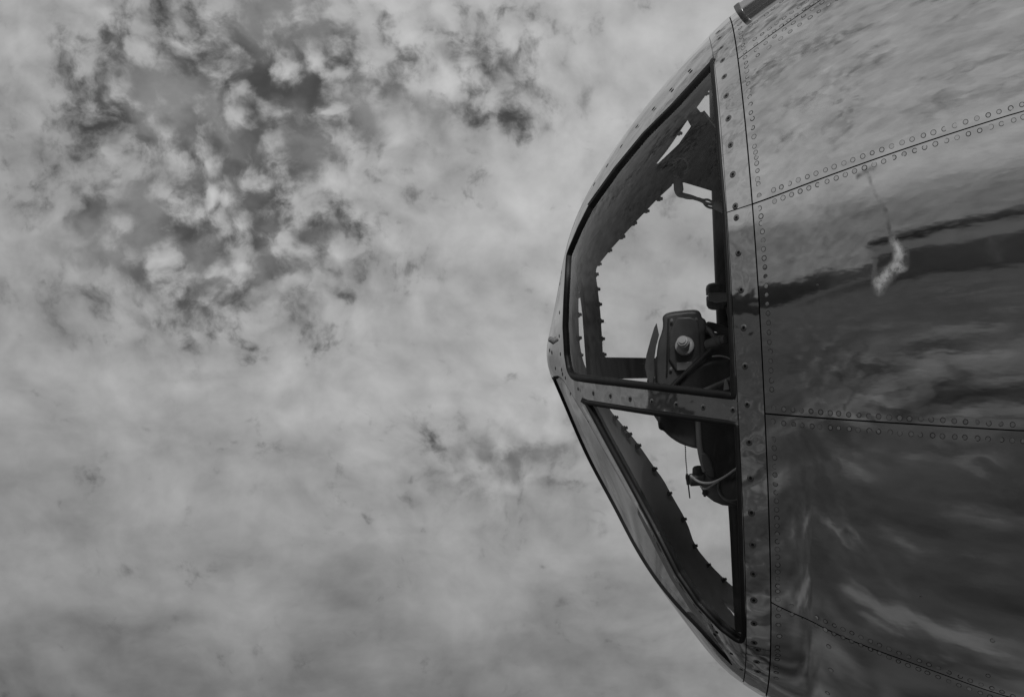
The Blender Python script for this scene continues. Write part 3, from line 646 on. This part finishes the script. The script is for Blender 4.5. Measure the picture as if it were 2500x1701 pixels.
RIV = {0: c5([(140, 310), (197, 270), (254, 230), (310, 188), (367, 146), (424, 105), (484, 64), (541, 22), (147, 350), (233, 291), (289, 248), (346, 207), (403, 165), (460, 124), (520, 80), (580, 40), (636, 5),
              (65, 410), (52, 380), (48, 355), (40, 318), (36, 296), (32, 262), (28, 225), (22, 195), (110, 205), (150, 178), (230, 120), (280, 75), (345, 20)]),
       1: c5([(152, 393), (224, 342), (293, 290), (367, 237), (437, 185), (515, 130), (585, 80), (658, 28), (163, 434), (250, 373), (340, 306), (413, 252), (486, 199), (567, 143), (634, 97), (709, 46), (780, 2),
              (65, 450), (73, 492), (75, 521), (80, 558), (83, 598), (85, 625), (90, 653), (95, 708), (101, 753), (107, 811), (110, 876), (122, 922), (125, 992), (134, 1060), (138, 1135), (146, 1180), (152, 1220), (155, 1265), (161, 1322), (162, 1387), (167, 1423), (174, 1513),
              (285, 1470), (345, 1448), (408, 1420), (475, 1393), (545, 1368), (612, 1342), (685, 1316), (752, 1291), (827, 1263), (895, 1238), (972, 1210), (1045, 1185), (1119, 1160), (1195, 1133), (1275, 1105), (1353, 1080), (1440, 1050), (1517, 1027), (1600, 1000), (1682, 974), (1765, 946), (1852, 918), (1940, 893), (2023, 867), (2113, 840), (2200, 812)]),
       2: c5([(293, 1557), (358, 1530), (424, 1505), (490, 1480), (557, 1455), (625, 1430), (697, 1404), (768, 1378), (838, 1352), (909, 1325), (985, 1299), (1060, 1273), (1133, 1249), (1212, 1220), (1291, 1193), (1373, 1167), (1449, 1142), (1532, 1115), (1618, 1090), (1700, 1066), (1787, 1038), (1874, 1012), (1959, 984), (2042, 960), (2136, 932), (2210, 908)])
          + c6([(147, 157), (157, 208), (158, 252), (166, 306), (171, 362), (173, 418), (177, 476), (182, 534), (186, 594), (190, 654), (193, 712), (197, 770), (202, 830), (205, 890), (208, 952), (211, 1015), (217, 1075), (219, 1135), (221, 1196), (224, 1260), (226, 1318),
              (238, 1437), (304, 1444), (362, 1449), (417, 1453), (478, 1457), (540, 1463), (602, 1469), (655, 1472), (720, 1479), (785, 1482), (849, 1487), (912, 1491), (980, 1497), (1047, 1501), (1110, 1505), (1183, 1507), (1250, 1510), (1325, 1514), (1398, 1520), (1470, 1525), (1545, 1528), (1620, 1535), (1697, 1538), (1773, 1543)]),
       3: c6([(234, 1523), (303, 1535), (367, 1542), (421, 1547), (485, 1553), (535, 1557), (602, 1562), (655, 1565)])
          + c7([(620, 104), (668, 110), (730, 115), (780, 118), (845, 122), (897, 128), (960, 132), (1010, 136), (1078, 140), (1132, 144), (1200, 148), (1255, 151), (1325, 156), (1383, 159), (1457, 163), (1516, 168), (1575, 172),
              (203, 162), (206, 210), (209, 262), (211, 311), (211, 357), (213, 406), (216, 453), (218, 500), (219, 548), (220, 593), (221, 635), (222, 680), (223, 722), (223, 765), (223, 806), (224, 850), (224, 888), (224, 925), (224, 965), (224, 995), (224, 1037),
              (301, 1076), (347, 1096), (392, 1117), (440, 1138), (488, 1160), (538, 1182), (585, 1203), (634, 1223), (684, 1246), (736, 1268), (786, 1289), (839, 1311), (893, 1333), (946, 1354), (1005, 1376), (1058, 1397), (1110, 1415), (1168, 1440), (1230, 1463), (1285, 1485), (1345, 1507), (1405, 1527), (1460, 1547), (1520, 1570), (1408, 1265), (1383, 1458)]),
       4: c7([(230, 1092), (225, 1130), (227, 1178), (232, 1240), (222, 1300), (222, 1322), (225, 1345), (220, 1368), (215, 1415), (215, 1440), (215, 1470), (301, 1120), (347, 1142), (392, 1163), (438, 1184), (488, 1206), (535, 1228), (585, 1248), (632, 1270), (683, 1290), (736, 1313), (786, 1334), (838, 1357), (889, 1379), (942, 1401), (1000, 1422), (1049, 1442), (1108, 1465), (1166, 1488), (1222, 1510), (1280, 1530), (1340, 1552), (1395, 1573), (507, 1297), (518, 1427), (500, 1553)])}
for i, px in RIV.items(): place(rivet_me, 'rivet', px, panels[i], .0018, 1.0, .02)
c1 = lambda p: crop(p, 1300, 0, 3.1617); c2 = lambda p: crop(p, 1300, 450, 2.875); c3 = lambda p: crop(p, 1300, 900, 3.1617); c4 = lambda p: crop(p, 1400, 1250, 3.505)
place(screw_me, 'screw', c1([(1437, 258), (1450, 305), (1465, 378), (1475, 475), (1488, 600), (1503, 748), (1520, 922), (1536, 1125), (1553, 1352)]) + c2([(1430, 157)]), strips[0], .0024)
place(screw_me, 'screw', c2([(1437, 237), (1452, 482), (1471, 741), (1488, 1007), (1497, 1275), (1513, 1543)]) + c3([(1678, 565), (1688, 842), (1695, 1107), (1702, 1353)]) + c4([(1543, 522), (1546, 745), (1547, 942), (1548, 1105)]), strips[1], .0022)
place(screw_me, 'screw', c4([(1575, 1165), (1570, 1268), (1580, 1350)]), strips[2], .0022)
place(screw_me, 'screw', c3([(484, 185), (616, 207), (768, 231), (936, 254), (1123, 276), (1330, 297), (1557, 316)]), bar, .0036, .85)
place(small_me, 'screw', [(1687, 176), (1641.5, 222), (1599, 269), (1559, 312), (1521, 360), (1486.6, 407), (1455, 452)], sill, .0034, 1.1)
ff = bpy.data.objects['front_frame']
place(small_me, 'screw', c2([(197, 900), (195, 1065), (203, 1190), (212, 1300), (128, 1165), (143, 1180), (168, 1290), (200, 700), (210, 620)]) + c3([(360, 155), (378, 163), (262, 70), (240, 40), (300, 190), (440, 395)]) + c4([(1440, 1335), (1355, 1200), (1530, 1440), (1215, 1040), (1232, 1018), (1165, 945), (1185, 960)]), ff, .0018, .9)

# ------------------------------------------------------------------ shape helpers for fittings
def frame_of(axis):
    z = Vector(axis).normalized(); q = z.to_track_quat('Z', 'Y'); return np.array(q.to_matrix())
def lathe(name, org, axis, prof, mat, parent, seg=28, sub=0):
    """prof: (along axis, radius) pairs in metres"""
    Rm = frame_of(axis); V = []; Fc = []; n = len(prof)
    for (z, r) in prof:
        for k in range(seg):
            t = 2 * math.pi * k / seg; V.append(np.asarray(org) + Rm @ np.array([r * math.cos(t), r * math.sin(t), z]))
    for q in range(n - 1):
        for k in range(seg): Fc.append((q * seg + k, q * seg + (k + 1) % seg, (q + 1) * seg + (k + 1) % seg, (q + 1) * seg + k))
    Fc.append(tuple(range(seg))[::-1]); Fc.append(tuple(range((n - 1) * seg, n * seg)))
    o = mesh_obj(name, V, Fc, mat, parent, smooth=True); auto(o); return o
def auto(o, ang=38):
    bm = bmesh.new(); bm.from_mesh(o.data); bmesh.ops.recalc_face_normals(bm, faces=bm.faces)
    for e in bm.edges:
        if len(e.link_faces) == 2 and e.calc_face_angle(0) > R(ang): e.smooth = False
    bm.to_mesh(o.data); bm.free()
def tube(name, pts, rad, mat, parent, seg=10, smooth=2):
    p = chaikin(np.asarray(pts, float), smooth, False) if smooth else np.asarray(pts, float); n = len(p)
    T = np.gradient(p, axis=0); T /= np.linalg.norm(T, axis=1, keepdims=True); u = np.cross(T[0], [.3, .2, 1.]); V = []; Fc = []
    rd = np.interp(np.linspace(0, 1, n), np.linspace(0, 1, len(rad)), rad) if np.ndim(rad) else np.full(n, rad)
    for i in range(n):
        u = u - T[i] * (u @ T[i]); u /= np.linalg.norm(u); w = np.cross(T[i], u)
        for k in range(seg): t = 2 * math.pi * k / seg; V.append(p[i] + rd[i] * (u * math.cos(t) + w * math.sin(t)))
    for i in range(n - 1):
        for k in range(seg): Fc.append((i * seg + k, i * seg + (k + 1) % seg, (i + 1) * seg + (k + 1) % seg, (i + 1) * seg + k))
    Fc.append(tuple(range(seg))[::-1]); Fc.append(tuple(range((n - 1) * seg, n * seg)))
    o = mesh_obj(name, V, Fc, mat, parent); auto(o, 50); return o
def slab(name, px, y0, y1, mat, parent, bevel=.003, smooth=0, seg=3):
    """a plate with the given outline between two depths"""
    p = np.asarray(px, float)
    if smooth: p = chaikin(p, smooth)
    A = at(p[:, 0], p[:, 1], (y0 + y1) / 2); n = len(A); V = []
    for y in (y0, y1):
        q = A.copy(); q[:, 1] = y; V += list(q)
    Fc = [tuple(range(n)), tuple(range(2 * n - 1, n - 1, -1))] + [(i, (i + 1) % n, n + (i + 1) % n, n + i) for i in range(n)]
    o = mesh_obj(name, V, Fc, mat, parent, smooth=True); auto(o, 30)
    if bevel:
        md = o.modifiers.new('bevel', 'BEVEL'); md.width = bevel; md.segments = seg; md.limit_method = 'ANGLE'; md.angle_limit = R(35); md.harden_normals = False
    return o
S0 = D0 / F

# ------------------------------------------------------------------ inside the nose
# frame rail along the far window, behind the glass
RAIL = [(1641, 453), (1606, 485), (1550, 544), (1490, 610), (1457, 652), (1454, 668), (1460, 710), (1466, 765), (1470, 826), (1472, 867), (1479, 872), (1560, 873), (1680, 876), (1800, 880),
        (1803, 930), (1680, 926), (1590, 923), (1444, 924), (1442, 905), (1432, 765), (1425, 707), (1417, 672), (1422, 640), (1450, 596), (1500, 532), (1560, 458), (1600, 405), (1625, 405)]
rail = patch('window_rail', near_poly(RAIL, -1, -.022), [], [M['rail']], root, h=-.022, skirt=-.008, step=.012, back=True)
bolt_px = [(1607, 485), (1576, 515), (1544, 545), (1515, 578), (1485, 611), (1460, 644), (1451, 671), (1455, 706), (1460, 743), (1463, 784), (1467, 827), (1470, 866)]
bolt_lo = [(1500, 1020), (1522, 1046), (1533, 1062), (1555, 1089), (1596, 1145), (1632, 1205), (1667, 1268), (1694, 1333), (1727, 1379), (1765, 1415)]
bolt_fr = [(1410, 707), (1410, 721), (1409, 769), (1410, 826), (1415, 866), (1722, 229), (1655, 325)]
def bolt_mesh():
    bm = bmesh.new()
    for (r, z0, z1, s) in ((.0044, -.002, .0035, 6), (.0027, .0035, .0072, 8)):
        g_ = bmesh.ops.create_cone(bm, cap_ends=True, segments=s, radius1=r, radius2=r, depth=z1 - z0, matrix=Matrix.Translation((0, 0, (z0 + z1) / 2)))
    me = bpy.data.meshes.new('bolt'); bm.to_mesh(me); bm.free(); me.materials.append(M['black']); return me
bolt_me = bolt_mesh()
def bolts(pts, h, parent, axis=(1, -.35, .02)):
    a, b = inv(pts, -1, h); P = surf_h(a, b, h)
    for p in P:
        o = bpy.data.objects.new('bolt', bolt_me); COL.objects.link(o); o.parent = parent; o.location = Vector(p)
        o.rotation_mode = 'QUATERNION'; o.rotation_quaternion = Vector(np.array(axis) + rng.normal(0, .08, 3)).to_track_quat('Z', 'Y'); s = 1 + rng.normal(0, .08); o.scale = (s, s, s)
shell = bpy.data.objects['inner_shell']
bolts(bolt_px, -.026, rail); bolts(bolt_lo, -.012, shell, (1, -.3, .35)); bolts(bolt_fr, -.010, shell)
# stiffener lip on the rail's horizontal leg
tube('rail_lip', [at(1480, 889, .27), at(1560, 889, .31), at(1640, 891, .33)], .0022, M['rail'], rail, 8, 1)
# dark bracket plate under the crown with its pale edge, socket ring and cable
PLATE = [(1604, 402), (1634, 374), (1657, 352), (1687, 309), (1674, 286), (1693, 254), (1711, 275), (1717, 272), (1757, 324), (1790, 360), (1796, 486), (1765, 475), (1720, 461), (1670, 446), (1643, 449), (1618, 470), (1600, 440)]
plate = slab('bracket_plate', PLATE, .16, .168, M['black'], root, .0015)
tube('plate_edge', [at(1717, 272, .10), at(1740, 301, .10), at(1768, 338, .10)], .0022, M['bright_steel'], plate, 6, 0)
def ring_pts(cx, cy, r, y, n=28, t0=0, t1=2 * math.pi): return [at(cx + r * math.cos(t), cy - r * 1.05 * math.sin(t), y) for t in np.linspace(t0, t1, n)]
lathe('socket', at(1661, 404, .05), (0, -1, 0), [(0, .0125), (.010, .0125), (.012, .011), (.012, .006), (.006, .005)], M['sight_dark'], plate)
tube('cable_loop', ring_pts(1661, 406, 19, .03, 30, -1.1, 2.9), .0021, M['cable_pale'], plate, 8, 0)
lathe('lamp', at(1654, 420, .035), (-.3, -.4, -1), [(-.008, .004), (-.004, .0065), (.004, .0065), (.008, .005)], M['sight_mid'], plate)
cab = [at(1659, 434, .012), at(1654, 446, .011), at(1652, 460, .010), at(1656, 472, .010), at(1664, 477, .010), at(1685, 480, .010), at(1708, 488, .010), at(1722, 496, .010), at(1735, 499, .010), at(1752, 503, .010), at(1775, 512, .010), at(1800, 520, .010)]
tube('cable', cab, [.0045, .0052, .0054, .0040, .0027, .0025, .0025, .0025], M['cable'], root, 12)
tube('cable', [at(1660, 474, .0095), at(1670, 483, .0095), at(1690, 485, .0095), at(1704, 484, .0095), at(1717, 489, .010), at(1728, 487, .010), at(1738, 493, .010), at(1760, 504, .010)], .0021, M['cable'], root, 10)
tube('cable', [at(1717, 492, .0098), at(1722, 502, .0098), at(1734, 508, .0098), at(1748, 508, .0098), at(1765, 509, .0098)], .0021, M['cable'], root, 10)
lathe('cable_sleeve', at(1757, 505, .009), (1, 0, -.45), [(-.011, .0065), (-.009, .0078), (.008, .0078), (.010, .006)], M['cable_pale'], root, 16)
lathe('cable_boot', at(1656, 452, .010), (.1, 0, -1), [(-.012, .005), (-.009, .0074), (.008, .0082), (.013, .006)], M['cable'], root, 16)
# vertical post with its clamp
POST = [(1748, 190), (1754, 467), (1760, 620), (1766, 780), (1776, 1000), (1797, 1250), (1806, 1440), (1812, 1540)]
post = tube('post', [at(x, y, .30) for x, y in POST], .0125, M['rail'], root, 18)
lathe('post_clamp', at(1750, 712, .22), (0, .1, 1), [(-.006, .0185), (.004, .0192), (.010, .0180), (.0135, .0140), (.015, .008)], M['black'], post, 28)
lathe('post_clamp', at(1750, 735, .22), (0, .1, 1), [(-.015, .009), (-.013, .0145), (-.008, .0178), (.004, .0185), (.008, .0180)], M['rail'], post, 28)
slab('clamp_arm', [(1729, 716), (1765, 714), (1790, 718), (1800, 718), (1800, 736), (1780, 735), (1750, 739), (1729, 734)], .190, .205, M['sight_light'], post, .002)
slab('clamp_strut', [(1768, 736), (1776, 736), (1792, 800), (1794, 830), (1786, 820)], .245, .252, M['sight_mid'], post, .001)
slab('ring_frame', [(1752, 150), (1775, 150), (1800, 500), (1815, 700), (1830, 1000), (1850, 1300), (1850, 1560), (1812, 1580), (1806, 1250), (1792, 900), (1780, 640), (1768, 400)], .33, .36, M['rail'], root, .002)

# ------------------------------------------------------------------ the bombsight, standing inside the nose
sight = bpy.data.objects.new('bombsight', None); COL.objects.link(sight)
base = at(1775., 1235., 0.); sight.matrix_world = BODY @ Matrix.Translation(Vector(base))
sight['label'] = 'dark grey bombsight with pale round knob behind the nose windows'; sight['category'] = 'bombsight'
def S(o):
    """meshes are made in body coordinates; shift them into the sight's own frame"""
    o.data.transform(Matrix.Translation(-Vector(base))); return o
S(lathe('gyro_drum', at(1716, 945, .0), (0, 1, 0), [(-.040, .070), (-.040, .086), (-.034, .093), (.030, .093), (.036, .086), (.036, .05)], M['sight'], sight, 48))
S(slab('drum_guard', [(1603, 788), (1597, 800), (1588, 830), (1578, 867), (1574, 895), (1579, 920), (1586, 935), (1591, 944), (1594, 934), (1598, 915), (1597, 880), (1602, 845), (1609, 818)], -.052, -.046, M['sight'], sight, .001))
S(slab('sight_head', [(1612, 975), (1602, 905), (1606, 840), (1618, 806), (1620, 790), (1618, 774), (1624, 766), (1638, 762), (1652, 760), (1690, 756), (1704, 758), (1711, 766), (1713, 776), (1722, 781), (1725, 792), (1722, 812), (1726, 900), (1726, 975)], -.062, .045, M['sight'], sight, .006, 1, 4))
S(slab('head_panel', [(1636, 775), (1700, 772), (1708, 800), (1712, 900), (1632, 910)], -.068, -.060, M['sight'], sight, .003, 1))
for q_ in ((1640, 782), (1700, 779), (1638, 900), (1706, 893)):
    S(lathe('panel_screw', at(q_[0], q_[1], -.067), (0, -1, 0), [(0, .0026), (.0014, .0026), (.0018, .0019)], M['sight_mid'], sight, 10))
for q_ in range(7):
    t_ = R(118 + q_ * 17); S(lathe('rim_screw', at(1716 + 122 * math.cos(t_), 945 - 122 * math.sin(t_), -.040), (0, -1, 0), [(0, .0024), (.0015, .0024), (.0018, .0017)], M['sight_mid'], sight, 10))
S(slab('name_plate', [(1652, 885), (1690, 883), (1691, 902), (1653, 904)], -.0705, -.0675, M['sight_mid'], sight, .0005))
S(tube('head_seam', [at(1632, 778, -.066), at(1630, 850, -.066), at(1628, 915, -.066)], .0016, M['sight_dark'], sight, 8, 1))
kd = (-.16, -1, .42); kb = at(1671.5, 844, -.0735)
S(lathe('drift_knob', kb, kd, [(-.004, .0158), (.0015, .0158), (.0022, .0150), (.0026, .0095), (.012, .0092), (.0125, .0103), (.019, .0103), (.0195, .0088), (.023, .0085), (.0235, .006), (.0262, .0058), (.0265, .003)], M['sight_light'], sight, 32))
S(lathe('turn_knob', at(1742, 838, -.07), (.75, -.6, .28), [(-.012, .0095), (.012, .0102), (.014, .0085), (.019, .0088), (.020, .0072), (.026, .007), (.027, .004)], M['sight_mid'], sight, 26))
S(slab('quadrant_arm', [(1722, 784), (1745, 788), (1772, 798), (1790, 812), (1800, 828), (1800, 846), (1782, 828), (1760, 814), (1736, 806), (1724, 806)], -.03, .02, M['sight'], sight, .003, 1))
S(tube('quadrant_rib', [at(1722, 800, -.05), at(1735, 808, -.055), at(1744, 822, -.06), at(1750, 834, -.062)], .0045, M['sight_mid'], sight, 10))
S(slab('stabilizer_body', [(1628, 965), (1650, 925), (1690, 893), (1732, 872), (1790, 872), (1806, 890), (1808, 1012), (1612, 1018), (1614, 985)], -.080, .06, M['sight_dark'], sight, .008, 1))
S(tube('sight_rod', [at(1628, 955, -.085), at(1680, 905, -.085), at(1738, 852, -.085)], .0042, M['sight_dark'], sight, 10, 1))
S(tube('link_wire', [at(1738, 870, -.09), at(1758, 868, -.09), at(1780, 873, -.088), at(1800, 890, -.085)], .0014, M['sight_light'], sight, 8))
S(tube('caging_lever', [at(1715, 955, -.10), at(1750, 940, -.10), at(1800, 918, -.10)], .0042, M['sight_mid'], sight, 10, 1))
S(slab('lever_tab', [(1766, 953), (1769, 930), (1772, 924), (1777, 932), (1781, 950)], -.108, -.102, M['sight_light'], sight, .001))
S(slab('lower_drum', [(1608, 1000), (1608, 1040), (1612, 1046), (1621, 1048), (1634, 1062), (1656, 1077), (1676, 1085), (1697, 1091), (1712, 1092), (1722, 1000)], -.045, .045, M['sight'], sight, .005, 1))
S(slab('drum_foot', [(1606, 1028), (1612, 1030), (1618, 1046), (1622, 1050), (1614, 1049), (1608, 1042)], -.05, -.02, M['sight_dark'], sight, .001))
S(slab('column', [(1702, 990), (1812, 990), (1816, 1150), (1800, 1164), (1770, 1172), (1742, 1170), (1724, 1158), (1714, 1140), (1706, 1090)], -.07, .05, M['sight_dark'], sight, .012, 1, 5))
S(tube('column_trim', [at(1704, 1012, -.075), at(1706, 1070, -.075), at(1711, 1112, -.075), at(1722, 1150, -.072)], .0048, M['sight_mid'], sight, 10))
S(slab('column_flap', [(1712, 1100), (1730, 1112), (1742, 1140), (1746, 1168), (1728, 1160), (1716, 1138)], -.082, -.07, M['sight'], sight, .003, 1))
S(lathe('motor_bowl', at(1786, 1150, -.01), (0, 0, 1), [(-.0575, .004), (-.056, .016), (-.050, .030), (-.040, .043), (-.030, .050), (-.020, .0525), (-.008, .0520), (.004, .049)], M['sight'], sight, 40))
S(lathe('motor_barrel', at(1788, 1190, -.05), (-.08, -1, .16), [(-.01, .0245), (.012, .0245), (.014, .0232), (.014, .021), (.008, .0205)], M['sight_mid'], sight, 36))
S(lathe('motor_cap', at(1791, 1196, -.056), (-.08, -1, .1), [(-.006, .0205), (.006, .0203), (.008, .017)], M['sight'], sight, 30))
S(lathe('connector', at(1697, 1170, -.03), (1, .1, .1), [(-.0095, .0085), (-.008, .0105), (.008, .0112), (.014, .0120)], M['sight'], sight, 22))
S(lathe('connector_cap', at(1706, 1147, -.03), (0, 0, 1), [(-.006, .0108), (.003, .0105), (.0062, .0078), (.0075, .003)], M['sight_dark'], sight, 22))
S(lathe('drain_plug', at(1722, 1202, -.035), (-.2, 0, -1), [(-.004, .0055), (.003, .0052), (.0045, .003), (.007, .0015)], M['sight_dark'], sight, 14))
S(tube('signal_cable', [at(1686, 1160, -.055), at(1698, 1171, -.06), at(1712, 1178, -.065), at(1733, 1179, -.075), at(1752, 1173, -.085), at(1775, 1160, -.09), at(1805, 1138, -.09)], .0021, M['cable_pale'], sight, 10))
S(tube('signal_cable', [at(1710, 1186, -.045), at(1716, 1193, -.05), at(1726, 1193, -.06), at(1742, 1182, -.07), at(1760, 1170, -.08)], .0016, M['cable'], sight, 10))
# bead chain with its pull
def chain():
    bm = bmesh.new(); A = at(1672, 1078, -.03); B = at(1677, 1158, -.03); n = 19
    for i in range(n):
        p = A + (B - A) * i / (n - 1) + np.array([.0003 * math.sin(i * .5), 0, 0])
        bmesh.ops.create_icosphere(bm, subdivisions=1, radius=.00135, matrix=Matrix.Translation(Vector(p)))
    for (q0, q1, r) in ((A, B, .0004),):
        d = Vector(B - A); bmesh.ops.create_cone(bm, cap_ends=True, segments=6, radius1=r, radius2=r, depth=d.length, matrix=Matrix.Translation(Vector((A + B) / 2)) @ d.to_track_quat('Z', 'Y').to_matrix().to_4x4())
    me = bpy.data.meshes.new('bead_chain'); bm.to_mesh(me); bm.free(); me.materials.append(M['sight_dark'])
    o = bpy.data.objects.new('bead_chain', me); COL.objects.link(o); o.parent = sight; S(o)
chain()
S(lathe('chain_pull', at(1679, 1172, -.03), (.12, 0, -1), [(-.011, .0018), (-.009, .0026), (-.004, .0034), (.000, .0028), (.007, .0026), (.008, .0012), (.030, .0011)], M['sight_dark'], sight, 12))

# ------------------------------------------------------------------ fittings on the outside
# round-backed fairing along the crown, with a collar at its front end
fp = [(1816, 42), (1850, 17), (1900, -18), (1960, -58), (2060, -120), (2200, -196)]
a, b = inv(fp); FP = surf_h(a, b, .004)
fair = tube('crown_fairing', FP, .0185, aluminium('fairing_aluminium', .8, .24, nicks=False, wave=(6., .0004)), root, 22)
dv = FP[1] - FP[0]; dv /= np.linalg.norm(dv)
lathe('fairing_collar', FP[0], dv, [(-.003, .015), (-.0025, .0198), (.004, .0205), (.0075, .0198), (.008, .0188)], M['steel'], fair, 26)
# stub peg on the nose tip
a, b = inv([(1353, 834)]); PP = surf_ab(a, b)[0]
lathe('peg', PP, (-.72, -.45, .5), [(-.006, .0050), (.009, .0048), (.0105, .0040)], M['sight_mid'], root, 14)
